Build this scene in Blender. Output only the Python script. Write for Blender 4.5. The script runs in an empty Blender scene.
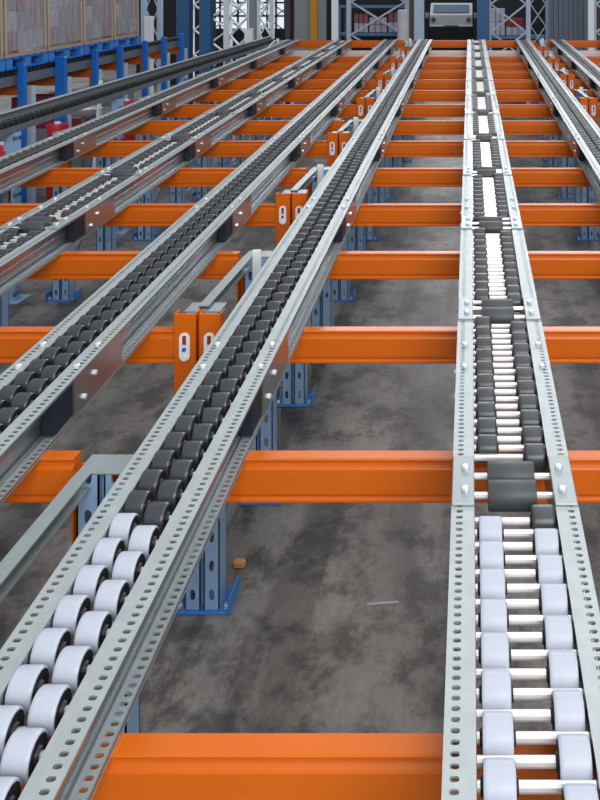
import bpy, math, random
from mathutils import Matrix, Vector
random.seed(7)
SC = bpy.context.scene
COL = SC.collection
PI = math.pi

# ------------------------------------------------------------------ camera, sky, light, exposure
F = 800.0                      # focal length in pixels of the 600x800 frame
CZ = 2.10                      # eye height
cam_d = bpy.data.cameras.new('camera'); cam = bpy.data.objects.new('camera', cam_d); COL.objects.link(cam)
cam.location = (0, 0, CZ); cam.rotation_euler = (PI/2, 0, 0)
cam_d.sensor_fit = 'VERTICAL'; cam_d.sensor_height = 36.0; cam_d.lens = 36.0
cam_d.shift_x = -(470-300)/800.0; cam_d.shift_y = -(400-5)/800.0
cam_d.clip_start = 0.05; cam_d.clip_end = 200
SC.camera = cam

w = bpy.data.worlds.new('hall_daylight'); SC.world = w; w.use_nodes = True
nt = w.node_tree; nt.nodes.clear()
tc = nt.nodes.new('ShaderNodeTexCoord'); sp = nt.nodes.new('ShaderNodeSeparateXYZ')
rmp = nt.nodes.new('ShaderNodeValToRGB'); bg = nt.nodes.new('ShaderNodeBackground'); wo = nt.nodes.new('ShaderNodeOutputWorld')
nt.links.new(tc.outputs['Generated'], sp.inputs[0]); nt.links.new(sp.outputs['Z'], rmp.inputs[0])
nt.links.new(rmp.outputs[0], bg.inputs[0]); nt.links.new(bg.outputs[0], wo.inputs[0])
e = rmp.color_ramp.elements
e[0].position = 0.0; e[0].color = (.62, .64, .66, 1)
e[1].position = 0.9; e[1].color = (.95, .98, 1.0, 1)
x = e.new(0.30); x.color = (.72, .76, .82, 1)
bg.inputs[1].default_value = 0.70

def area(name, loc, rot, sx, sy, power, color):
    d = bpy.data.lights.new(name, 'AREA'); d.shape = 'RECTANGLE'; d.size = sx; d.size_y = sy
    d.energy = power; d.color = color
    o = bpy.data.objects.new(name, d); COL.objects.link(o); o.location = loc; o.rotation_euler = rot
    return o
area('roof_skylight', (1.5, 4.0, 8.0), (0, 0, 0), 3.0, 12.0, 230, (1.0, .985, .96))
area('gable_window_light', (1.0, 26.0, 9.0), (math.radians(-62), 0, 0), 14.0, 4.0, 1800, (.95, .96, 1.0))
area('front_fill_light', (2.5, -4.0, 5.0), (math.radians(62), 0, math.radians(12)), 6.0, 3.0, 500, (1.0, .98, .95))  # unseen fill added behind the camera to lift beam fronts and posts

SC.view_settings.view_transform = 'Standard'; SC.view_settings.look = 'None'
SC.view_settings.gamma = 1.0; SC.view_settings.use_curve_mapping = False
SC.view_settings.exposure = 0.0

# ------------------------------------------------------------------ materials
def srgb(r, g, b):
    f = lambda c: (c/255/12.92) if c/255 <= .04045 else ((c/255+.055)/1.055)**2.4
    return (f(r), f(g), f(b), 1)

def new_mat(name):
    m = bpy.data.materials.new(name); m.use_nodes = True
    return m, m.node_tree, m.node_tree.nodes['Principled BSDF']

def mat(name, c, rough=.5, metal=0.0, var=.12, scale=18.0, bump=0.0, spec=.5, alpha=1.0, coat=0.0, stretch=(1, 1, 1)):
    """plain material with a little procedural mottling"""
    m, t, p = new_mat(name); N = t.nodes; L = t.links
    tcn = N.new('ShaderNodeTexCoord'); mp = N.new('ShaderNodeMapping'); mp.inputs['Scale'].default_value = stretch
    L.new(tcn.outputs['Object'], mp.inputs[0])
    ns = N.new('ShaderNodeTexNoise'); ns.inputs['Scale'].default_value = scale; ns.inputs['Detail'].default_value = 5
    L.new(mp.outputs[0], ns.inputs['Vector'])
    mx = N.new('ShaderNodeMix'); mx.data_type = 'RGBA'
    a = [max(0, v*(1-var)) for v in c[:3]]+[1]; b = [min(1, v*(1+var)) for v in c[:3]]+[1]
    mx.inputs[6].default_value = a; mx.inputs[7].default_value = b
    L.new(ns.outputs['Fac'], mx.inputs[0]); L.new(mx.outputs[2], p.inputs['Base Color'])
    p.inputs['Roughness'].default_value = rough; p.inputs['Metallic'].default_value = metal
    p.inputs['Specular IOR Level'].default_value = spec; p.inputs['Alpha'].default_value = alpha
    p.inputs['Coat Weight'].default_value = coat
    if bump:
        bm = N.new('ShaderNodeBump'); bm.inputs['Strength'].default_value = bump; bm.inputs['Distance'].default_value = .01
        L.new(ns.outputs['Fac'], bm.inputs['Height']); L.new(bm.outputs[0], p.inputs['Normal'])
    return m

def slot_alpha(m, cols, hw, axis, pitch, hh):
    """cut rounded slots through the sheet: columns at local x = cols, repeated along local axis"""
    t = m.node_tree; N = t.nodes; L = t.links; p = N['Principled BSDF']
    tcn = N.new('ShaderNodeTexCoord'); s = N.new('ShaderNodeSeparateXYZ'); L.new(tcn.outputs['Object'], s.inputs[0])
    def mth(op, a, b=None):
        n = N.new('ShaderNodeMath'); n.operation = op
        for i, v in enumerate((a, b)):
            if v is None: continue
            if isinstance(v, (int, float)): n.inputs[i].default_value = v
            else: L.new(v, n.inputs[i])
        return n.outputs[0]
    v = mth('MULTIPLY', mth('SUBTRACT', mth('FRACT', mth('DIVIDE', s.outputs[axis], pitch)), .5), pitch/hh)
    v4 = mth('POWER', mth('ABSOLUTE', v), 2.6)
    keep = None
    for c in cols:
        u = mth('DIVIDE', mth('SUBTRACT', s.outputs['X'], c), hw)
        u4 = mth('POWER', mth('ABSOLUTE', u), 2.6)
        k = mth('GREATER_THAN', mth('ADD', u4, v4), 1.0)
        keep = k if keep is None else mth('MULTIPLY', keep, k)
    L.new(keep, p.inputs['Alpha'])
    return m

GALV = srgb(168, 175, 178)
M = {}
M['galv'] = mat('galvanised_steel', srgb(158,168,170), .40, .6, .14, 30)
M['galv_web'] = mat('polished_galvanised_web', srgb(172, 176, 180), .30, .88, .10, 12)
M['galv_slotted'] = slot_alpha(mat('slotted_galvanised_steel', srgb(170, 179, 181), .46, .45, .16, 30), [0.0], .0068, 'Y', .0176, .0042)
M['galv_dark'] = mat('dull_galvanised_steel', srgb(128, 136, 142), .42, .6, .18, 24)
M['beam_pale'] = mat('pale_beam_steel', srgb(226, 206, 200), .4, .1, .06, 10)  # even pale colour, only on the next-to-last beam row
M['zinc'] = mat('bright_zinc', srgb(222, 226, 230), .3, .5, .06, 40)
M['rod'] = mat('bright_steel_rod', srgb(235, 232, 232), .25, .55, .05, 60)
M['wheel_light'] = mat('pale_grey_wheel_plastic', srgb(176, 183, 198), .42, 0, .06, 60, spec=.5)
M['wheel_dark'] = mat('charcoal_wheel_plastic', srgb(54, 58, 62), .32, 0, .12, 40, spec=.5)
M['hub'] = mat('black_hub', srgb(24, 25, 30), .5, 0, .1, 40)
M['rubber'] = mat('dark_roller_rubber', srgb(62, 66, 70), .48, 0, .08, 40)
M['orange'] = mat('orange_powder_coat', srgb(206, 98, 7), .36, 0, .07, 7, spec=.35, coat=.05)
M['blue'] = mat('blue_powder_coat', srgb(72, 118, 160), .42, 0, .12, 14)
M['blue_slotted'] = slot_alpha(mat('blue_slotted_upright_paint', srgb(138, 172, 208), .42, 0, .14, 16), [-.033, .033], .009, 'Z', .10, .019)
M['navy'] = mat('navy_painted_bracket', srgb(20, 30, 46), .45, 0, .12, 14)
M['blue_foot'] = mat('bright_blue_paint', srgb(58, 124, 196), .4, 0, .12, 20)
M['blue_post'] = mat('strong_blue_paint', srgb(10, 104, 196), .45, 0, .1, 14)
M['blue_column'] = mat('column_blue_paint', srgb(44, 92, 140), .5, 0, .1, 6)
M['red_cap'] = mat('red_oxide_inset', srgb(150, 44, 30), .5)
M['white'] = mat('white_paint', srgb(232, 236, 242), .45, 0, .05, 10)
M['paleblue'] = mat('pale_blue_grey_paint', srgb(176, 192, 214), .45, 0, .08, 10)
M['yellow'] = mat('ochre_yellow_paint', srgb(190, 132, 26), .5, 0, .08, 10)
M['greypanel'] = mat('grey_panel', srgb(140, 148, 154), .6, 0, .08, 5)
M['brown'] = mat('dark_brown_paint', srgb(70, 58, 52), .6, 0, .1, 6)
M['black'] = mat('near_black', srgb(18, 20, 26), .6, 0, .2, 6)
M['card'] = mat('cardboard', srgb(164, 142, 118), .8, 0, .14, 9)
M['card_edge'] = mat('buff_edge_board', srgb(176, 160, 132), .8, 0, .2, 30)
M['card_pink'] = mat('pink_print_board', srgb(158, 96, 104), .7, 0, .3, 7)
M['card_pale'] = mat('pale_board', srgb(190, 186, 196), .7, 0, .25, 7)
M['card_red'] = mat('red_board', srgb(150, 50, 56), .7, 0, .25, 7)
M['red'] = mat('red_plastic', srgb(190, 20, 46), .4, 0, .1, 10)
M['glass'] = mat('vehicle_glass', srgb(96, 120, 150), .12, 0, .1, 3)
M['wood'] = mat('tan_wood', srgb(206, 148, 88), .7, 0, .2, 40)

# stretch wrap film
m, t, p = new_mat('stretch_film'); N = t.nodes; L = t.links
tcn = N.new('ShaderNodeTexCoord'); mp = N.new('ShaderNodeMapping'); mp.inputs['Scale'].default_value = (2.5, 9, 1.6)
ns = N.new('ShaderNodeTexNoise'); ns.inputs['Scale'].default_value = 2.2; ns.inputs['Detail'].default_value = 6
L.new(tcn.outputs['Object'], mp.inputs[0]); L.new(mp.outputs[0], ns.inputs['Vector'])
bm_ = N.new('ShaderNodeBump'); bm_.inputs['Strength'].default_value = .9; bm_.inputs['Distance'].default_value = .06
L.new(ns.outputs['Fac'], bm_.inputs['Height']); L.new(bm_.outputs[0], p.inputs['Normal'])
p.inputs['Base Color'].default_value = srgb(178, 174, 184); p.inputs['Roughness'].default_value = .14
mr = N.new('ShaderNodeMapRange'); mr.inputs[1].default_value = .35; mr.inputs[2].default_value = .7; mr.inputs[3].default_value = .35; mr.inputs[4].default_value = .85
L.new(ns.outputs['Fac'], mr.inputs[0]); L.new(mr.outputs[0], p.inputs['Alpha'])
M['film'] = m

# concrete floor: cloudy greys, dark stains and long streaks along the lanes
m, t, p = new_mat('stained_concrete'); N = t.nodes; L = t.links
tcn = N.new('ShaderNodeTexCoord')
def noise(scale, detail, sc=(1, 1, 1), rough=.6, dist=0.0):
    mp = N.new('ShaderNodeMapping'); mp.inputs['Scale'].default_value = sc
    n = N.new('ShaderNodeTexNoise'); n.inputs['Scale'].default_value = scale; n.inputs['Detail'].default_value = detail
    n.inputs['Roughness'].default_value = rough; n.inputs['Distortion'].default_value = dist
    L.new(tcn.outputs['Object'], mp.inputs[0]); L.new(mp.outputs[0], n.inputs['Vector']); return n.outputs['Fac']
def ramp(src, stops):
    r = N.new('ShaderNodeValToRGB'); L.new(src, r.inputs[0]); el = r.color_ramp.elements
    el[0].position, el[0].color = stops[0][0], (stops[0][1],)*3+(1,)
    el[1].position, el[1].color = stops[-1][0], (stops[-1][1],)*3+(1,)
    for q, v in stops[1:-1]:
        z = el.new(q); z.color = (v, v, v, 1)
    return r.outputs[0]
def mul(a, b):
    n = N.new('ShaderNodeMix'); n.data_type = 'RGBA'; n.blend_type = 'MULTIPLY'; n.inputs[0].default_value = 1
    for i, v in ((6, a), (7, b)):
        if isinstance(v, tuple): n.inputs[i].default_value = v
        else: L.new(v, n.inputs[i])
    return n.outputs[2]
base = ramp(noise(1.3, 7, (1, .8, 1), .6, .2), [(.32, .45), (.5, .8), (.68, 1.2)])
streak = ramp(noise(3.0, 4, (1.4, .12, 1), .5, .1), [(.42, .55), (.52, 1.0), (.75, 1.1)])
spots = ramp(noise(4.5, 10, (1, .9, 1), .72, 0), [(.42, .38), (.53, 1.0), (.8, 1.1)])
fleck = ramp(noise(45, 5, (1, .6, 1), .7), [(.3, .78), (.7, 1.15)])
cc = mul(mul(mul(base, streak), mul(spots, fleck)), srgb(140, 137, 132))
L.new(cc, p.inputs['Base Color']); p.inputs['Roughness'].default_value = .38; p.inputs['Specular IOR Level'].default_value = .6
bmp = N.new('ShaderNodeBump'); bmp.inputs['Strength'].default_value = .15; L.new(noise(40, 6), bmp.inputs['Height']); L.new(bmp.outputs[0], p.inputs['Normal'])
M['floor'] = m
# corrugated grey cladding is modelled; lit gable window
m, t, p = new_mat('daylight_window'); p.inputs['Emission Color'].default_value = (.80, .88, 1.0, 1); p.inputs['Emission Strength'].default_value = .85
p.inputs['Base Color'].default_value = (.6, .65, .7, 1)
M['window'] = m

# ------------------------------------------------------------------ mesh builder
class MB:
    def __init__(s): s.v = []; s.f = []; s.mi = []
    def add(s, vs, fs, mi=0):
        o = len(s.v); s.v += [tuple(q) for q in vs]; s.f += [tuple(i+o for i in q) for q in fs]; s.mi += [mi]*len(fs); return s
    def box(s, x0, x1, y0, y1, z0, z1, mi=0):
        vs = [(x, y, z) for z in (z0, z1) for y in (y0, y1) for x in (x0, x1)]
        return s.add(vs, [(0, 2, 3, 1), (4, 5, 7, 6), (0, 1, 5, 4), (2, 6, 7, 3), (0, 4, 6, 2), (1, 3, 7, 5)], mi)
    def bbox(s, x0, x1, y0, y1, z0, z1, b=.005, mi=0):
        """box with chamfered edges"""
        pts = []
        X, Y, Z = (x0, x1), (y0, y1), (z0, z1)
        idx = {}
        for i in (0, 1):
            for j in (0, 1):
                for k in (0, 1):
                    dx, dy, dz = (b, -b)[i], (b, -b)[j], (b, -b)[k]
                    idx[i, j, k, 0] = len(pts); pts.append((X[i], Y[j]+dy, Z[k]+dz))
                    idx[i, j, k, 1] = len(pts); pts.append((X[i]+dx, Y[j], Z[k]+dz))
                    idx[i, j, k, 2] = len(pts); pts.append((X[i]+dx, Y[j]+dy, Z[k]))
        fs = []
        g = lambda *a: idx[a]
        for i in (0, 1):
            q = [g(i, 0, 0, 0), g(i, 1, 0, 0), g(i, 1, 1, 0), g(i, 0, 1, 0)]; fs.append(q if i else q[::-1])
            q = [g(0, i, 0, 1), g(1, i, 0, 1), g(1, i, 1, 1), g(0, i, 1, 1)]; fs.append(q[::-1] if i else q)
            q = [g(0, 0, i, 2), g(1, 0, i, 2), g(1, 1, i, 2), g(0, 1, i, 2)]; fs.append(q if i else q[::-1])
        for a in (0, 1):
            for c in (0, 1):
                fs.append([g(a, c, 0, 0), g(a, c, 1, 0), g(a, c, 1, 1), g(a, c, 0, 1)])
                fs.append([g(a, 0, c, 0), g(a, 1, c, 0), g(a, 1, c, 2), g(a, 0, c, 2)])
                fs.append([g(0, a, c, 1), g(1, a, c, 1), g(1, a, c, 2), g(0, a, c, 2)])
        for i in (0, 1):
            for j in (0, 1):
                for k in (0, 1): fs.append([g(i, j, k, 0), g(i, j, k, 1), g(i, j, k, 2)])
        return s.add(pts, fs, mi)
    def lathe(s, prof, c=(0, 0, 0), axis='x', n=20, mi=0):
        """prof: (position along axis, radius) list, revolved"""
        vs = []
        for (a, r) in prof:
            for k in range(n):
                q = 2*PI*k/n; u, w_ = r*math.cos(q), r*math.sin(q)
                vs.append({'x': (c[0]+a, c[1]+u, c[2]+w_), 'y': (c[0]+u, c[1]+a, c[2]+w_), 'z': (c[0]+u, c[1]+w_, c[2]+a)}[axis])
        fs = []
        for i in range(len(prof)-1):
            for k in range(n):
                k2 = (k+1) % n; fs.append((i*n+k, i*n+k2, (i+1)*n+k2, (i+1)*n+k))
        fs.append(tuple(range(n))[::-1]); fs.append(tuple((len(prof)-1)*n+k for k in range(n)))
        return s.add(vs, fs, mi)
    def cyl(s, c, r, l, axis='x', n=16, ch=0.0, mi=0):
        if ch: return s.lathe([(-l/2, r-ch), (-l/2+ch, r), (l/2-ch, r), (l/2, r-ch)], c, axis, n, mi)
        return s.lathe([(-l/2, r), (l/2, r)], c, axis, n, mi)
    def prism_y(s, prof, y0, y1, mi=0, close=True):
        """closed xz outline extruded along y"""
        n = len(prof); vs = [(a, y0, b) for a, b in prof]+[(a, y1, b) for a, b in prof]
        fs = [(k, (k+1) % n, n+(k+1) % n, n+k) for k in range(n)]
        fs.append(tuple(range(n))[::-1]); fs.append(tuple(range(n, 2*n)))
        return s.add(vs, fs, mi)
    def prism_x(s, prof, x0, x1, mi=0):
        n = len(prof); vs = [(x0, a, b) for a, b in prof]+[(x1, a, b) for a, b in prof]
        fs = [(k, (k+1) % n, n+(k+1) % n, n+k) for k in range(n)]
        fs.append(tuple(range(n))[::-1]); fs.append(tuple(range(n, 2*n)))
        return s.add(vs, fs, mi)
    def bar(s, p0, p1, wx, wy, mi=0):
        """rectangular bar between two points"""
        p0, p1 = Vector(p0), Vector(p1); d = (p1-p0).normalized()
        up = Vector((0, 0, 1)) if abs(d.z) < .9 else Vector((0, 1, 0))
        a = d.cross(up).normalized(); b = a.cross(d).normalized()
        vs = [q+a*i*wx/2+b*j*wy/2 for q in (p0, p1) for (i, j) in ((-1, -1), (1, -1), (1, 1), (-1, 1))]
        return s.add(vs, [(3, 2, 1, 0), (4, 5, 6, 7), (0, 1, 5, 4), (1, 2, 6, 5), (2, 3, 7, 6), (3, 0, 4, 7)], mi)
    def mesh(s, name, mats, smooth=False):
        me = bpy.data.meshes.new(name); me.from_pydata(s.v, [], s.f)
        for q in (mats if isinstance(mats, (list, tuple)) else [mats]): me.materials.append(M[q])
        me.polygons.foreach_set('material_index', s.mi)
        import bmesh
        b = bmesh.new(); b.from_mesh(me); bmesh.ops.recalc_face_normals(b, faces=b.faces); b.to_mesh(me); b.free()
        if smooth:
            me.polygons.foreach_set('use_smooth', [True]*len(me.polygons)); me.set_sharp_from_angle(angle=math.radians(35))
        me.update(); return me
    def build(s, name, mats, parent=None, loc=(0, 0, 0), smooth=False):
        return put(name, s.mesh(name, mats, smooth), parent, loc)

def put(name, me, parent=None, loc=(0, 0, 0), rot=(0, 0, 0)):
    o = bpy.data.objects.new(name, me); COL.objects.link(o); o.location = loc; o.rotation_euler = rot
    if parent: o.parent = parent
    return o
def tag(o, label=None, cat=None, group=None, kind=None):
    if label and not kind: kind = 'thing'
    if label: o['label'] = label
    if cat: o['category'] = cat
    if group: o['group'] = group
    if kind: o['kind'] = kind
    return o
def empty(name, loc=(0, 0, 0), rot=(0, 0, 0)):
    return put(name, None, None, loc, rot)
ORD = ['first', 'second', 'third', 'fourth', 'fifth', 'sixth', 'seventh', 'eighth', 'ninth', 'tenth', 'eleventh',
       'twelfth', 'thirteenth', 'fourteenth', 'fifteenth', 'sixteenth', 'seventeenth', 'eighteenth']

# ------------------------------------------------------------------ setting
SL = .05125                                   # lane gradient
def zb(Y): return .85+SL*Y                    # level of the cross beam tops under the lanes
f_ = MB().box(-22, 14, -1, 46, -.2, 0).build('floor', 'floor'); tag(f_, kind='structure')
f_ = MB().box(-22, 14, 45.6, 46, 0, 7).build('wall_back', 'black'); tag(f_, kind='structure')

# ------------------------------------------------------------------ cross beams
ROWS = [1.307, 2.064, 2.769, 3.497, 4.193, 4.926, 5.682, 6.410, 7.143, 7.94, 8.67, 9.40, 10.13, 10.86, 11.59, 12.10]
FX = [-2.907, -.927, 1.053, 3.033]            # upright frame lines
BAYS = ['left', 'centre', 'right']
BW, BH = .046, .110
def beam_mesh(x0, x1):
    b = MB()
    w_, h = BW, BH                             # outline in (y,z): stepped box section
    pr = [(-w_+.004, -.001), (-w_+.008, 0), (-.004, 0), (0, -.004), (0, -h), (-w_+.002, -h), (-w_, -h+.003), (-w_, -h+.008), (-w_+.005, -h+.013),
          (-w_+.005, -h+.016), (-w_+.001, -h+.020), (-w_, -h+.024), (-w_, -.026), (-w_+.002, -.022), (-w_+.009, -.016), (-w_+.010, -.010), (-w_+.004, -.006), (-w_+.003, -.003)]
    b.prism_x([(a, z) for a, z in pr], x0, x1)
    return b
def connector_mesh(front):
    b = MB()
    # C shaped end bracket wrapping the upright, 72 mm wide, x 0..0.072
    y0, y1 = (-.052, -.046) if front else (.0, .006)
    zt = .062 if front else -.035
    b.bbox(0, .074, y0, y1, -.235, zt, .002)
    if front:
        b.box(0, .005, -.047, -.002, -.235, .060); b.box(.069, .074, -.047, -.002, -.235, .060)
    else:
        b.box(0, .005, -.044, .001, -.235, -.036)
    return b
conn_f = connector_mesh(True).mesh('connector', 'orange'); conn_b = connector_mesh(False).mesh('connector', 'orange')
cl = MB()
n_ = 10
out = [(.018*math.cos(PI*k/n_), .026+.018*math.sin(PI*k/n_)) for k in range(n_+1)]+[(-.018*math.cos(PI*k/n_), -.034-.018*math.sin(PI*k/n_)) for k in range(n_+1)]
cl.prism_y(out, -.0035, 0)
cl.cyl((0, -.007, -.040), .010, .008, 'y', 6, mi=0); cl.box(-.006, .006, -.0055, -.003, .004, .034, mi=1)
cl.cyl((0, -.006, -.012), .007, .006, 'y', 8, mi=2)
clip_me = cl.mesh('locking_clip', ['white', 'red_cap', 'blue_post'])
for r, Y in enumerate(ROWS):
    front = r % 2 == 0
    for bi in range(3):
        xa, xb = FX[bi], FX[bi+1]
        if bi == 2 and Y < 2.0: pass
        t = empty('cross_beam', ((xa+xb)/2, Y, zb(Y)-.0030+(.10 if r == 15 else 0)))
        L_ = (xb-xa)/2
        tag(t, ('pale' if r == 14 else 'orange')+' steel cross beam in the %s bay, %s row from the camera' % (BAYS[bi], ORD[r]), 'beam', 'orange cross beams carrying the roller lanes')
        beam_mesh(-L_+.075, L_-.075).build('beam', 'beam_pale' if r == 14 else 'orange', t)
        for s_ in (-1, 1):
            x0 = -L_+.005 if s_ < 0 else L_-.079
            c = put('connector', conn_f if front else conn_b, t, (x0, 0, 0))
            if front:
                put('locking_clip', clip_me, c, (.037, -.0525, -.045))

# ------------------------------------------------------------------ upright frames
def post_mesh(h):
    b = MB(); t_ = .004                        # omega section, x -.064..+.064, y 0 (front) .. .08
    for s_ in (-1, 1):
        xa, xb = sorted((s_*.006, s_*.060))
        b.box(xa, xb, 0, t_, 0, h)
        xc = s_*.060; b.box(min(xc, xc-s_*t_), max(xc, xc-s_*t_), 0, .080, 0, h)
        xd = s_*.006; b.box(min(xd, xd+s_*t_), max(xd, xd+s_*t_), 0, .024, 0, h)
        b.box(*sorted((s_*.060, s_*.040)), .076, .080, 0, h)
    b.box(-.006, .006, .020, .024, 0, h)
    return b
fp = MB()
fp.bbox(-.102, .102, -.014, .115, 0, .008, .002)
for s_ in (-1, 1): fp.bbox(s_*.098-.004, s_*.098+.004, -.02, .10, .006, .060, .002)
foot_me = fp.mesh('foot_plate', 'blue_foot')
bo = MB(); bo.cyl((0, 0, .004), .012, .008, 'z', 6); bo.cyl((0, 0, .011), .006, .008, 'z', 8)
bolt_me = bo.mesh('anchor_bolt', 'zinc')
def frame(X, Y0, Y1, row, li):
    z0, z1 = zb(Y0)+.058, (zb(Y1) if Y1 else 0)+(.10 if Y1 and Y1 > 12 else .012)
    t = empty('upright_frame', (X, Y0, 0))
    tag(t, 'blue upright rack frame %s, %s from the camera' % (
        ['left of the left bay', 'between left and centre bays', 'between centre and right bays', 'right of the right bay'][li], ORD[row]),
        'rack frame', 'blue upright frames under the lanes')
    posts = [(0.0-.0015, z0)]
    if Y1: posts.append((Y1-Y0-BW-.082, z1))
    for (yy, h) in posts:
        p_ = post_mesh(h-.009-(.014 if yy < .05 else .006)).build('post', 'blue_slotted', t, (0 if yy < .05 else .035, yy, .0085))
        hc = h-.009-(.014 if yy < .05 else .006)
        MB().bbox(-.062, .062, .001, .083, hc, hc+.005, .001).build('post_cap', 'galv', p_)
        fpo = put('foot_plate', foot_me, p_, (0, 0, -.0085))
        for bx in (-.083, .083):
            put('anchor_bolt', bolt_me, p_, (bx, .012, 0))
    if Y1:
        ya, yb = .02, Y1-Y0-BW-.095
        zt = z0-.012
        b = MB(); zz0, zz1 = z0-.004, z1-.0
        # channel along the top, open towards the right
        def chan(b, za, zc):
            vs0 = [(-.020, 0), (.016, 0), (.016, -.004), (-.016, -.004), (-.016, -.036), (.014, -.036), (.014, -.040), (-.020, -.040)]
            n = len(vs0); vs = [(a, ya, c+za) for a, c in vs0]+[(a, yb, c+zc) for a, c in vs0]
            b.add(vs, [(k, (k+1) % n, n+(k+1) % n, n+k) for k in range(n)]+[tuple(range(n))[::-1], tuple(range(n, 2*n))])
        chan(b, z0+.002, z1+.008)
        b.build('top_rail', 'galv', t)
        for (a, c) in ((.16, .60), (.60, z0-.34)):
            MB().bar((0, ya+.02, a if a < .5 else c), (0, yb+.0, c if a < .5 else a), .03, .03).build('diagonal_brace', 'galv_dark', t)
        MB().box(-.02, .02, ya, yb, .12, .15).build('horizontal_brace', 'galv_dark', t)
        if row > 0: MB().bbox(.012, .050, Y1-Y0-BW-.092, Y1-Y0-BW-.084, z1-.14, z1+.030, .002).build('end_plate', 'white', t)
for li, X in enumerate(FX):
    for k in range(8):
        i = 2*k
        frame(X, ROWS[i], ROWS[i+1] if i+1 < len(ROWS) else None, k, li)

# ------------------------------------------------------------------ roller tracks
TH = math.atan(SL)
Y_START, Y_END = .90, 12.04
def S(Y): return (Y-Y_START)/math.cos(TH)      # distance along the track
def wheel_mesh(D=.0605, w_=.041, n=24):
    r = D/2
    return MB().lathe([(-w_/2+.010, .013), (-w_/2+.008, r-.007), (-w_/2, r-.006), (-w_/2+.0003, r-.0022), (-w_/2+.002, r-.0006), (-w_/2+.006, r), (w_/2-.006, r), (w_/2-.002, r-.0006), (w_/2-.0003, r-.0022), (w_/2, r-.006), (w_/2-.008, r-.007), (w_/2-.010, .013)], n=n)
def hub_mesh(w_=.041):
    return MB().lathe([(-w_/2-.004, .007), (-w_/2-.004, .010), (-w_/2+.0005, .0125), (-w_/2-.0006, .0262), (w_/2+.0006, .0262), (w_/2-.0005, .0125), (w_/2+.004, .010), (w_/2+.004, .007)], n=14)
wl = wheel_mesh(); WL = wl.mesh('wheel', 'wheel_light', True); WDm = wl.mesh('wheel', 'wheel_dark', True)
WLW = wheel_mesh(w_=.046).mesh('wheel', 'wheel_light', True); WDW = wheel_mesh(w_=.046).mesh('wheel', 'wheel_dark', True)
HUBW = hub_mesh(.046).mesh('hub', 'hub', True)
HUB = hub_mesh().mesh('hub', 'hub', True)
simple_w = lambda b, c: b.cyl(c, .033, .047, 'x', 12)
HT = .115; AX = .093; FL = .048
BRK = [1.77+.875*k for k in range(13)]
JNT = [2.20+1.475*k for k in range(8)]
SNAP = {}
def channel(side, fw, segs):
    """C section opening outwards; object origin on the slot line. side=+1: right hand channel. returns MB"""
    b = MB(); t_ = .003
    o = -side*fw*.36                            # x of the web relative to slot line is inwards
    xin, xout = -side*fw*.64, side*fw*.36
    a, c = sorted((xin, xout))
    for (s0, s1) in segs:
        b.box(a, c, s0, s1, HT-t_, HT, 1)                       # top flange
        b.box(a, c, s0, s1, 0, t_, 1)                           # bottom flange
        w0, w1 = sorted((xin, xin+side*t_)); b.box(w0, w1, s0, s1, t_, HT-t_, 0)
        w0, w1 = sorted((xin+side*.003, xin+side*.008)); b.box(w0, w1, s0, s1, .045, .055, 0)   # pressed ribs
        r0, r1 = sorted((xin+side*.012, xin+side*.016)); b.box(r0, r1, s0, s1, t_, .009, 0)     # ridge on the bottom flange
        l0, l1 = sorted((xout, xout-side*.002)); b.box(l0, l1, s0, s1, HT-.009, HT-t_, 0)       # down-turned lip
        l0, l1 = sorted((xout, xout-side*.002)); b.box(l0, l1, s0, s1, t_, .008, 0)
    return b
bt = MB(); bt.lathe([(0, .009), (.0055, .009), (.0075, .006)], axis='z', n=8); BOLTZ = bt.mesh('bolt', 'zinc')
bx_ = MB(); bx_.lathe([(0, .008), (.006, .008), (.008, .005)], axis='x', n=8); BOLTX = bx_.mesh('bolt', 'zinc')

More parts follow.
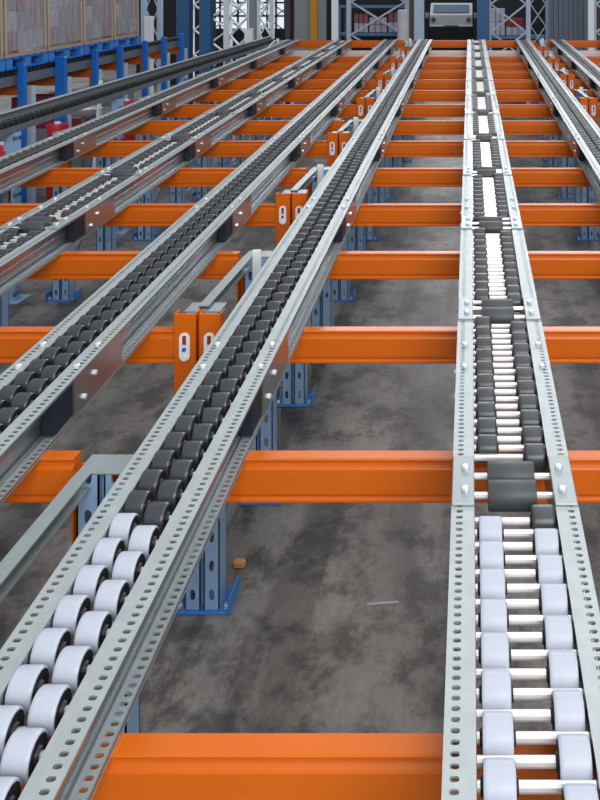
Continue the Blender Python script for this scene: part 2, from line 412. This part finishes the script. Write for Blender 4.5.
def track(x0, x1, label, wide=False, phase=1.174, hubs=True, sides=(-1, 1), white=1.645):
    xc = (x0+x1)/2; hw = (x1-x0)/2
    t = empty('roller_track', (xc, Y_START, zb(Y_START)), (TH, 0, 0))
    tag(t, label, 'roller conveyor', 'long roller tracks sloping down the pallet flow lanes')
    L_ = S(Y_END)
    for side in (-1, 1):
        b = channel(side, FL, [(0, L_)])
        b.build('side_channel', ['galv_web', 'galv_slotted'], t, (side*(hw-FL*.36), 0, 0))
    # wheels
    if wide: cols = [(-hw+.0555+.025, phase+.036, -1), (hw-.048-.028, phase, 1)]
    else:    cols = [(-hw+FL+.0225, phase+.036, -1), (hw-FL-.0375, phase, 1)]
    pos = []
    for (cx, ph, c) in cols:
        Y = ph-.0715*3
        while Y < Y_END-.05:
            if Y > Y_START+.03 and not (wide and any(-.075 < Y-q < .085 and not (c > 0 and Y < q-.07) for q in BRK)):
                pos.append((Y, cx, c))
            Y += .0715
    pos.sort()
    vis = [q for q in pos if q[0] > Y_START and q[0] > .0]
    # the near ones that the photograph shows: individually; the rest in one
    first_y = max(1.0, 800*max(0, (-x1))/470-.12)
    ind = [q for q in pos if q[0] >= first_y][:100]
    inds = set(ind)
    rest = [q for q in pos if q not in inds]
    for (Y, cx, c) in ind:
        wo_ = put('wheel', (WLW if wide else WL) if Y < white else (WDW if wide else WDm), t, (cx, S(Y), AX))
        if hubs: put('hub', HUBW if wide else HUB, wo_)
    bA, bB = MB(), MB()
    for (Y, cx, c) in rest: bA.cyl((cx, S(Y), AX), .030, .041, 'x', 12, .003)
    o = bA.build('wheel', 'wheel_dark', t, smooth=True); o['kind'] = 'stuff'
    # axles
    if wide:
        ax = MB().cyl((0, 0, 0), .0075, 2*(hw-FL)-.002, 'x', 10).mesh('axle', 'rod', True)
    else:
        ax = MB().cyl((0, 0, 0), .006, hw-FL+.004, 'x', 8).mesh('axle', 'rod', True)
    for (Y, cx, c) in ind:
        put('axle', ax, t, (0 if wide else c*(hw-FL)/2, S(Y), AX))
    b = MB()
    for (Y, cx, c) in rest:
        if wide: b.cyl((0, S(Y), AX), .0075, 2*(hw-FL)-.002, 'x', 8)
        else: b.cyl((c*(hw-FL)/2, S(Y), AX), .006, hw-FL+.004, 'x', 6)
    o = b.build('axle', 'rod', t, smooth=True); o['kind'] = 'stuff'
    # brake rollers with their mounting plates on the wide tracks
    if wide:
        br = MB().lathe([(-.052, .012), (-.052, .028), (-.049, .030), (.049, .030), (.052, .028), (.052, .012)], n=26).mesh('brake_roller', 'rubber', True)
        pin = MB().cyl((0, 0, 0), .007, 2*(hw-FL), 'x', 8).mesh('pin', 'rod', True)
        for q in BRK:
            if q > Y_END-.2: continue
            for dy in (-.034, .031):
                r_ = put('brake_roller', br, t, (-.003, S(q+dy), .100)); put('pin', pin, r_, (.003, 0, 0))
            for side in (-1, 1):
                pl = MB().bbox(-.024, .024, -.09, .075, 0, .005, .0015).build('brake_plate', 'galv', t, (side*(hw-.0245), S(q), HT))
                if q < 6: 
                    put('bolt', BOLTZ, pl, (-.004*side, -.045, .0048)); put('bolt', BOLTZ, pl, (-.004*side, .03, .0048))
    # splice plates at the joints
    for q in JNT:
        if q > Y_END-.4: continue
        for side in (-1, 1):
            b = MB()
            xo = side*(hw-.0005)
            a, c = sorted((xo, xo-side*.004)); b.box(a, c, S(q), S(q+.30), .0085, HT-.0095)
            a, c = sorted((xo-side*.004, xo-side*(FL-.009))); b.box(a, c, S(q)+.001, S(q)+.004, .0095, HT-.0095)
            pl = b.build('splice_plate', 'galv_web', t)
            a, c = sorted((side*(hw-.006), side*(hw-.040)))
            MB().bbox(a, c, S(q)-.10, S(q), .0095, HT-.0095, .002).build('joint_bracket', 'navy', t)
            if q < 9:
                for dy, dz in ((.05, .035), (.115, .070)):
                    o = put('bolt', BOLTX, pl, (xo, S(q+dy), dz), (0, 0, 0 if side > 0 else PI))
                for dy in (.06, .19):
                    put('bolt', BOLTZ, pl, (side*(hw-.024), S(q+dy), HT))
    return t
AXX = (-.777, -.566)
track(-.777, -.566, 'narrow double-row roller track at the left edge of the centre bay, its nearest wheels white')
track(-.039, .227, 'wide roller track down the middle of the centre bay, bare rods between its wheels', wide=True, phase=1.165)
track(-1.297, -1.085, 'narrow dark-wheeled roller track at the right edge of the left bay')
track(-2.025, -1.763, 'wide roller track down the middle of the left bay with two wheel rows', wide=True, phase=1.165)
track(-2.757, -2.546, 'narrow roller track at the left edge of the left bay', hubs=False)
track(.683, .895, 'narrow roller track at the right edge of the centre bay')
track(1.203, 1.414, 'narrow roller track at the left edge of the right bay', hubs=False)
track(1.941, 2.207, 'wide roller track in the middle of the right bay, only its far end in view', wide=True, phase=1.165, hubs=False)

# side track beyond the left bay: tall guide plate with one row of black wheels
TG = math.atan(.0326)
gz = lambda Y: 1.327+.0326*(Y-5.62)
t = empty('guide_track', (-3.25, 3.0, gz(3.0)-.13), (TG, 0, 0))
tag(t, 'single-row roller track with a tall grey guide plate, left of all the sloping lanes', 'roller conveyor')
b = MB().box(-.10, -.096, 0, 10.5, 0, .135); b.box(-.10, -.045, 0, 10.5, .131, .135); b.box(-.10, -.05, 0, 10.5, 0, .004)
b.build('guide_plate', 'greypanel', t)
n_w = int(10.4/.0715)
wm = MB().cyl((0, 0, 0), .030, .045, 'x', 14, .003).mesh('wheel', 'hub', True)
start = int((5.3-3.0)/.0715)
b = MB()
for k in range(n_w):
    yy = .04+k*.0715
    if start <= k < start+100: put('wheel', wm, t, (-.012, yy, .062))
    else: b.cyl((-.012, yy, .062), .030, .045, 'x', 10)
o = b.build('wheel', 'hub', t); o['kind'] = 'stuff'
MB().box(.020, .024, 0, 10.5, 0, .045).build('side_rail', 'galv_dark', t)
MB().box(-.096, .020, 0, 10.5, 0, .004).build('base_strip', 'galv_dark', t)
for k, Y in enumerate([4.0, 5.7, 7.4, 9.1, 10.8, 12.5]):
    h = gz(Y)-.135
    o = MB().box(-.04, .04, -.04, .04, .008, h).bbox(-.09, .09, -.09, .09, 0, .008, .001).build('support_post', 'blue_slotted', None, (-3.26, Y, 0))
    tag(o, 'slim blue support post under the guide plate track, %s from the camera' % ORD[k], 'post', 'posts under the guide plate track')

# ------------------------------------------------------------------ high lane on the far left with wrapped pallet loads
sz = lambda Y: 1.405+.033*(Y-7.74)            # top of its rollers
TS = math.atan(.033)
t = empty('raised_roller_lane', (-4.66, 6.6, sz(6.6)), (TS, 0, 0))
tag(t, 'raised grey roller lane with black wheels under the wrapped pallet loads', 'roller conveyor')
MB().box(-.06, .06, 0, 6.2, -.125, -.028).build('side_beam', 'galv_dark', t)
b = MB().box(-.055, .055, 0, 6.2, -.028, -.022)
b.build('wheel_base', 'hub', t)
b = MB()
wm2 = MB().cyl((0, 0, 0), .028, .08, 'x', 12, .003).mesh('wheel', 'hub', True)
for k in range(86): put('wheel', wm2, t, (0, .04+k*.0715, 0))
t2 = empty('raised_roller_lane', (-5.60, 6.6, sz(6.6)), (TS, 0, 0))
tag(t2, 'second raised grey roller lane hidden behind the wrapped loads, farther left', 'roller conveyor')
MB().box(-.06, .06, 0, 6.2, -.125, -.028).build('side_beam', 'galv_dark', t2)
for k in range(86): put('wheel', wm2, t2, (0, .04+k*.0715, 0))

GP = [7.35, 8.12, 8.89, 9.70, 10.39, 11.19, 11.88, 12.6]
for k, Y in enumerate(GP):
    wd = .055 if k in (2,) else .034
    t = empty('guard_post', (-4.545, Y, 0))
    tag(t, 'bright blue guard post in front of the raised lane, %s from the left' % ORD[k], 'post', 'bright blue posts beside the raised lane')
    MB().bbox(-wd, wd, -.03, .03, .008, sz(Y)+.085, .006).build('post', 'blue_post', t)
    MB().bbox(-.07, .07, -.07, .07, 0, .0085, .001).build('foot_plate', 'blue_post', t)
for k in range(8):
    Y = 7.55+.75*k
    zt = sz(Y)-.136
    t = empty('side_cross_beam', (-4.62, Y, zt))
    tag(t, 'orange cross beam under the raised lane, %s from the left' % ORD[k], 'beam', 'orange beams under the raised lane')
    MB().bbox(-2.4, -.02, -.046, 0, -.12, -.003, .005).build('beam', 'orange', t)
    MB().bbox(-.02, .05, -.052, -.046, -.24, -.012, .001).build('connector', 'orange', t)
    o = MB().box(-.05, .05, -.04, .04, .0, zt-.03).build('rack_post', 'paleblue', None, (-4.60, Y+.045, 0))
    tag(o, 'pale grey rack post behind the blue guard posts, %s from the left' % ORD[k], 'post', 'pale posts under the raised lane')

LY = [7.13, 7.94, 8.75, 9.56, 10.37]
for k, Y in enumerate(LY):
    z0 = sz(Y)+.028+.004; ln = .79
    t = empty('blue_pallet', (-5.10, Y, z0), (TS, 0, 0))
    tag(t, 'blue pallet carrying the %s wrapped load from the left' % ORD[k], 'pallet', 'blue pallets on the raised lane')
    for a in (-.50, -.05, .40):
        MB().box(a, a+.10, 0, ln-.01, 0, .022).build('bottom_board', 'blue_post', t)
        for c in (0, .34, .68): MB().box(a, a+.10, c, c+.11, .022, .10).build('block', 'blue_foot', t)
    for c in range(6): MB().box(-.50, .50, c*.136, c*.136+.105, .10, .125).build('deck_board', 'blue_post', t)
    t = empty('wrapped_pallet_load', (-5.10, Y, z0+.001*0), (TS, 0, 0))
    tag(t, 'pallet load of cartons wrapped in clear film, %s from the left' % ORD[k], 'wrapped cartons', 'film-wrapped pallet loads')
    tops = MB(); z = .1265
    tops.box(-.49, .49, .0, ln-.01, z, z+.035); tops.build('base_board', 'card', t)
    z += .035
    b = MB(); rows = 5
    for r in range(rows):
        for c in range(3):
            ga = .004+random.random()*.008
            y0 = .012+c*.258
            for (xa, xb) in ((-.478, -.005), (.005, .478-random.random()*.02)):
                b.bbox(xa, xb, y0+ga, y0+.252-ga*.3, z+r*.215+.002, z+r*.215+.211, .004, random.choice((0, 0, 1, 2, 2, 3)))
    b.build('carton_stack', ['card', 'card_pink', 'card_pale', 'greypanel'], t)
    for (xx, yy) in ((.483, .0), (.483, ln-.050)): MB().bbox(xx-.002, xx+.008, yy+.006, yy+.040, z+.002, z+rows*.215, .001).build('edge_protector', 'card_edge', t)
    b = MB().bbox(-.488, .488, .006, ln-.016, .17, z+rows*.215+.006, .02); b.build('stretch_wrap', 'film', t)

# odds and ends on the floor under the raised lane
def drum(X, Y, r, h, label):
    t = empty('red_drum', (X, Y, 0)); tag(t, label, 'drum', 'red drums left of the lanes')
    MB().lathe([(0, r*.95), (.02, r), (h*.33, r), (h*.35, r*1.04), (h*.37, r), (h*.66, r), (h*.68, r*1.04), (h*.70, r), (h-.02, r), (h, r*.95)], axis='z', n=24).build('body', 'red', t, smooth=True)
    MB().cyl((0, 0, h+.0105), .03, .02, 'z', 10).build('cap', 'white', t)
drum(-4.10, 7.95, .10, .92, 'red drum standing in the aisle left of the guide track, beside the thick blue post')
drum(-4.15, 7.12, .10, .86, 'red drum in the aisle nearest the left edge of the photo')
drum(-4.12, 9.6, .10, .95, 'farther red drum in the aisle behind the pale stick')
t = empty('steel_bowl', (-4.02, 8.32, 0)); tag(t, 'bright steel bowl on a stand between two red drums', 'bowl')
MB().cyl((0, 0, .47), .02, .94, 'z', 10).cyl((0, 0, .01), .12, .02, 'z', 16).build('stand', 'galv_dark', t)
MB().lathe([(.94, .03), (.95, .10), (.99, .16), (1.03, .18), (1.035, .175), (.99, .15), (.96, .02)], axis='z', n=24).build('bowl', 'rod', t, smooth=True)
for k, (X, Y, dx, lb) in enumerate(((-3.86, 8.15, .10, 'thin pale stick leaning in the aisle near the thick blue post'), (-4.0, 8.75, .14, 'second thin pale stick leaning in the aisle, farther from the camera'))):
    o = MB().bar((0, 0, .015), (dx, 0, 1.33 if k == 0 else 1.22), .03, .03).build('leaning_stick', 'white', None, (X, Y, 0)); tag(o, lb, 'stick')
for k, (X, Y, h) in enumerate(((-5.0, 7.4, .95), (-5.05, 8.4, .9), (-5.0, 9.3, 1.05), (-5.1, 10.3, 1.0), (-5.05, 11.3, 1.05))):
    t = empty('stacked_crate', (X, Y, 0)); tag(t, 'pale carton stack on the floor beneath the raised lane, %s from the left' % ORD[k], 'cartons', 'stacks beneath the raised lane')
    b = MB()
    for q in range(3): b.bbox(-.22, .22, -.2, .2, q*h/3+.001, (q+1)*h/3-.004, .006, (q+k) % 3)
    b.build('cartons', ['greypanel', 'card_red', 'card_pale'], t)

# small litter between the uprights
t = MB().bbox(-.022, .022, -.014, .014, 0, .028, .007).build('wood_chip', 'wood', None, (-.862, 2.99, 0)); tag(t, 'small tan wood chip lying on the concrete right of the blue foot plate', 'wood chip')
t = MB().bar((0, 0, .003), (.11, .010, .003), .005, .005).build('thin_strip', 'card_pale', None, (-.36, 2.80, 0)); tag(t, 'thin pale strip lying on the stained concrete', 'strip')

# ------------------------------------------------------------------ far end: columns, racks, vehicle
def at(x, Y): return (x-470)*Y/F
def column(x0, x1, Y, material, label, name='steel_column', cat='column', h=5.5):
    X0, X1 = at(x0, Y), at(x1, Y); c = (X0+X1)/2; hw = (X1-X0)/2; d = min(.12, hw)
    t = empty(name, (c, Y, 0)); tag(t, label, cat)
    b = MB(); b.box(-hw, hw, -d, -d+.02, .02, h); b.box(-hw, hw, d-.02, d, .02, h); b.box(-.012, .012, -d+.02, d-.02, .02, h)
    b.build('section', material, t)
    MB().bbox(-hw-.05, hw+.05, -d-.05, d+.05, 0, .02, .002).build('base_plate', material, t)
column(178.5, 191, 15.0, 'blue_column', 'thick blue steel column left of two at the end of the raised lane')
column(201, 212, 14.4, 'blue_column', 'thinner blue steel column, right of the two behind the guide track')
column(477, 489.5, 15.5, 'blue_column', 'blue steel column straight behind the middle roller track')
column(224, 228.5, 15.2, 'white', 'thin white pole just right of the two blue columns', 'white_pole', 'pole')
column(332, 338, 14.6, 'white', 'bright white pole behind the left bay, beside the dark gap', 'white_pole', 'pole')
column(588, 593.5, 14.8, 'white', 'bright white pole at the right edge of the photo', 'white_pole', 'pole')
column(311, 317.5, 14.9, 'yellow', 'ochre yellow pole beside the plain grey panel', 'yellow_pole', 'pole')
column(285.5, 290, 15.1, 'brown', 'dark brown pole left of the plain grey panel', 'brown_pole', 'pole')
column(250, 256, 15.6, 'greypanel', 'grey pole in front of the bright latticework', 'grey_pole', 'pole')
o = MB().bbox(at(294, 15.2), at(311, 15.2), 15.2, 15.28, 0, 4.5, .01).build('metal_sheet', 'greypanel'); tag(o, 'plain grey upright panel left of the yellow pole', 'panel')
o = MB().bbox(at(317.5, 15.4), at(326, 15.4), 15.4, 15.48, 0, 4.5, .01).build('metal_sheet', 'greypanel'); tag(o, 'narrow grey upright panel right of the yellow pole', 'panel')
t = empty('wall_cabinet', (at(249, 14.2), 14.2, 0)); tag(t, 'pale electrical cabinet on a stand behind the guide track end', 'cabinet')
MB().bbox(-.07, .07, -.05, .05, 1.40, 1.68, .004).build('cabinet', 'white', t); MB().box(-.03, .03, -.03, .03, 0, 1.40).build('stand', 'paleblue', t)

def braced_frame(x0, x1, Y, zs, label, material='paleblue', name='braced_frame', t_=.055, d=.06):
    X0, X1 = at(x0, Y), at(x1, Y)
    t = empty(name, ((X0+X1)/2, Y, 0)); tag(t, label, 'rack frame', 'cross-braced rack frames at the far end')
    hw = (X1-X0)/2
    for s_ in (-1, 1): MB().box(s_*hw-.04, s_*hw+.04, -d, d, 0, 5).build('post', material, t)
    for (a, c) in zip(zs[:-1], zs[1:]):
        MB().bar((-hw+.04, -.02, a), (hw-.04, -.02, c), t_, t_*.6).build('diagonal_brace', material, t)
        MB().bar((-hw+.04, .025, c), (hw-.04, .025, a), t_, t_*.6).build('diagonal_brace', material, t)
    return t
zpx = lambda y, Y: CZ-(y-5)*Y/F
Y = 15.6
braced_frame(349, 407, Y, [zpx(100, Y), zpx(67, Y), zpx(35, Y), zpx(2, Y), zpx(-31, Y)], 'pale cross-braced rack frame left of the dark bay')
Y = 16.2
braced_frame(489, 528, Y, [zpx(88, Y), zpx(60, Y), zpx(32, Y), zpx(4, Y), zpx(-24, Y)], 'pale cross-braced rack frame right of the central blue column')
braced_frame(528.5, 547.5, 16.4, [zpx(70, 16.4), zpx(48, 16.4), zpx(26, 16.4), zpx(4, 16.4), zpx(-18, 16.4)], 'narrow pale cross-braced rack frame left of the corrugated sheet', t_=.035)
braced_frame(594, 640, 16.2, [zpx(88, Y), zpx(60, Y), zpx(32, Y), zpx(4, Y), zpx(-24, Y)], 'pale cross-braced rack frame cut off by the right photo edge')
braced_frame(192, 230, 18.0, [zpx(80, 18), zpx(55, 18), zpx(30, 18), zpx(5, 18), zpx(-20, 18)], 'white cross-braced frame seen between the two blue columns', 'white', t_=.05)
braced_frame(228, 250, 17.0, [zpx(55, 17), zpx(36, 17), zpx(17, 17), zpx(-2, 17), zpx(-20, 17)], 'white cross-braced frame right of the thin white pole', 'white', t_=.06)
braced_frame(258, 272, 17.2, [zpx(54, 17), zpx(36, 17), zpx(18, 17), zpx(0, 17), zpx(-18, 17)], 'white braced frame before the bright window, near the brown pole', 'white', t_=.05)
braced_frame(144, 160, 16.0, [zpx(70, 16), zpx(40, 16), zpx(10, 16), zpx(-20, 16)], 'thin pale braced frame at the end of the wrapped loads', 'paleblue', t_=.02)
t = MB().bbox(at(151, 15.9), at(157, 15.9), 15.55, 15.75, 0, zpx(16, 15.9), .01).build('white_locker', 'white'); tag(t, 'small white locker at the end of the wrapped pallet loads', 'locker')
# shelf beams and goods inside the racks
def shelf(x0, x1, Y, z, depth, label, material='blue', z2=None):
    X0, X1 = at(x0, Y), at(x1, Y)
    t = empty('rack_shelf', ((X0+X1)/2, Y, 0)); tag(t, label, 'shelf'); hw = (X1-X0)/2
    MB().bbox(-hw, hw, 0, depth, z-.06, z, .004).build('deck', material, t)
    if z2: MB().bbox(-hw, hw, 0, depth, z2-.06, z2, .004).build('deck', material, t)
    for a in (-hw, hw-.05):
        for c in (.02, depth-.07): MB().box(a, a+.05, c, c+.05, 0, (z2 or z)-.061).build('leg', material, t)
    return t
shelf(338, 412, 15.75, zpx(33, 15.75), .9, 'dusky blue rack shelf left of the dark bay', 'blue', zpx(5, 15.75))
shelf(490, 546, 16.6, zpx(36, 16.6), .9, 'dusky blue rack shelf behind the right braced frames')
def goods(x0, x1, y0, Y, material, label, zb_):
    X0, X1 = at(x0, Y), at(x1, Y); z1 = zpx(y0, Y)
    t = empty('goods_stack', ((X0+X1)/2, Y, zb_)); tag(t, label, 'cartons', 'goods stacked on the far racks')
    hw = (X1-X0)/2; n = 3; h = z1-zb_
    for r in range(2):
        b = MB()
        for c in range(n):
            b.bbox(-hw+c*2*hw/n+.005, -hw+(c+1)*2*hw/n-.005, 0, .5, r*h/2, (r+1)*h/2-.006, .008)
        b.build('carton', material if r else 'card_pale', t)
z_ = zpx(33, 15.75)+.004
goods(354, 368, 13, 15.95, 'card_pink', 'pink and pale cartons behind the braced frame, left of three', z_)
goods(369, 387, 17, 15.95, 'card_pale', 'pale cartons behind the braced frame, middle of three', z_)
goods(388, 404, 11, 15.95, 'card_pink', 'pink and pale cartons behind the braced frame, right of three', z_)
z_ = zpx(36, 16.6)+.004
goods(491, 505, 8, 16.8, 'card_pale', 'pale cartons right of the central blue column', z_)
goods(506, 524, 18, 16.8, 'card_red', 'low red cartons behind the right braced frame', z_)
t = empty('goods_stack', (at(403, 14.2), 14.2, 0)); tag(t, 'pale upright roll beside a brown post at the left of the dark bay', 'roll')
MB().lathe([(0, .10), (2.0, .10), (2.02, .06)], axis='z', n=16).build('roll', 'card_pale', t, smooth=True)
column(409.5, 413.5, 14.4, 'brown', 'brown post at the left of the dark bay', 'brown_post', 'post')
column(414.5, 424, 15.0, 'paleblue', 'pale grey post at the left jamb of the dark bay', 'grey_post', 'post')
# dark backdrops of the racks
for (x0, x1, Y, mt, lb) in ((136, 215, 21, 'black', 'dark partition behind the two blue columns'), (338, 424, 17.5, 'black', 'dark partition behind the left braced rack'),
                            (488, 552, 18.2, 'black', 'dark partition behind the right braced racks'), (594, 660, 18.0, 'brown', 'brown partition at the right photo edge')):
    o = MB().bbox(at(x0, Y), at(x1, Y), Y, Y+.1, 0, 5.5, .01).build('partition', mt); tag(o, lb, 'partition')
# bright gable window behind the lattice
for wn, (xa, xb) in enumerate(((211, 246), (258, 285))):
    o = MB().box(at(xa, 27), at(xb, 27), 27, 27.1, 1.25, 4.5).build('window_%d' % (wn+1), 'window'); tag(o, kind='structure')
    b = MB()
    X = at(xa, 27)
    while X < at(xb, 27): b.box(X, X+.05, 26.9, 27.0, 1.2, 4.6); X += .30
    for k in range(6): b.box(at(xa, 27), at(xb, 27), 26.92, 26.98, 1.25+k*.45, 1.31+k*.45)
    for k in range(5): b.bar((at(xa, 27), 26.88, 1.25+k*.6), (at(xb, 27), 26.88, 1.95+k*.6), .05, .03); b.bar((at(xa, 27), 26.86, 1.95+k*.6), (at(xb, 27), 26.86, 1.25+k*.6), .05, .03)
    b.build('window_frame', 'navy', o)
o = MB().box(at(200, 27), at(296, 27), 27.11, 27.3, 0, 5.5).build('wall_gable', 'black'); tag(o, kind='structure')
# corrugated sheet
b = MB(); X = at(549, 16.0); k = 0
pts = []
while X < at(589, 16.0):
    pts += [(X, 16.0), (X+.035, 16.0), (X+.05, 16.03), (X+.085, 16.03)]; X += .1
pts2 = [(a, c+.01) for a, c in pts]
for i in range(len(pts)-1):
    (a, c), (d, g) = pts[i], pts[i+1]
    b.add([(a, c, 0), (d, g, 0), (d, g, 4.5), (a, c, 4.5), (a, c+.004, 0), (d, g+.004, 0), (d, g+.004, 4.5), (a, c+.004, 4.5)],
          [(0, 1, 2, 3), (7, 6, 5, 4), (0, 4, 5, 1), (3, 2, 6, 7)])
M['cladding'] = mat('blue_grey_cladding', srgb(96, 108, 124), .5, .1, .2, 3, stretch=(8, 1, .3))
o = b.build('corrugated_sheet', 'cladding'); tag(o, 'blue-grey corrugated sheet wall panel at the upper right', 'wall panel')

# vehicle parked in the dark bay
for (xa, xb, lb) in ((-3.0, -2.9, 'added dark screen shading the bay, left of the van'), (1.0, 1.1, 'added dark screen shading the bay, right of the van')):
    o = MB().box(xa, xb, 24, 36, 0, 3.4).build('bay_shade_screen', 'black'); tag(o, lb, 'screen')  # near-black screens added out of view to keep the bay dark
t = empty('parked_van', (at(451, 30), 30, 0)); tag(t, 'white van facing the camera in the dark bay behind the lanes', 'van')
b = MB()
b.prism_x([(0, .45), (0, 1.30), (.05, 1.36), (.05, 1.72), (.35, 1.80), (.85, 2.12), (1.2, 2.18), (4.2, 2.18), (4.4, 2.0), (4.4, .45)], -.80, .80)
b.build('body', 'white', t)
MB().prism_x([(.30, 1.81), (.82, 2.105), (.80, 2.115), (.28, 1.82)], -.68, .68).build('windscreen', 'glass', t)
MB().bbox(-.83, .83, -.10, .08, .35, 1.30, .03).build('bumper', 'black', t)
MB().bbox(-.28, .28, -.02, .06, 1.31, 1.34, .01).build('grille', 'black', t)
for s_ in (-1, 1):
    MB().cyl((s_*.66, .03, 1.55), .09, .06, 'y', 16).build('headlight', 'glass', t)
    MB().bbox(s_*.92-.07, s_*.92+.07, .45, .55, 1.60, 1.80, .02).build('mirror', 'paleblue', t)
    for yy in (.8, 3.5): MB().cyl((s_*.68, yy, .34), .34, .2, 'x', 24).build('tyre', 'black', t)
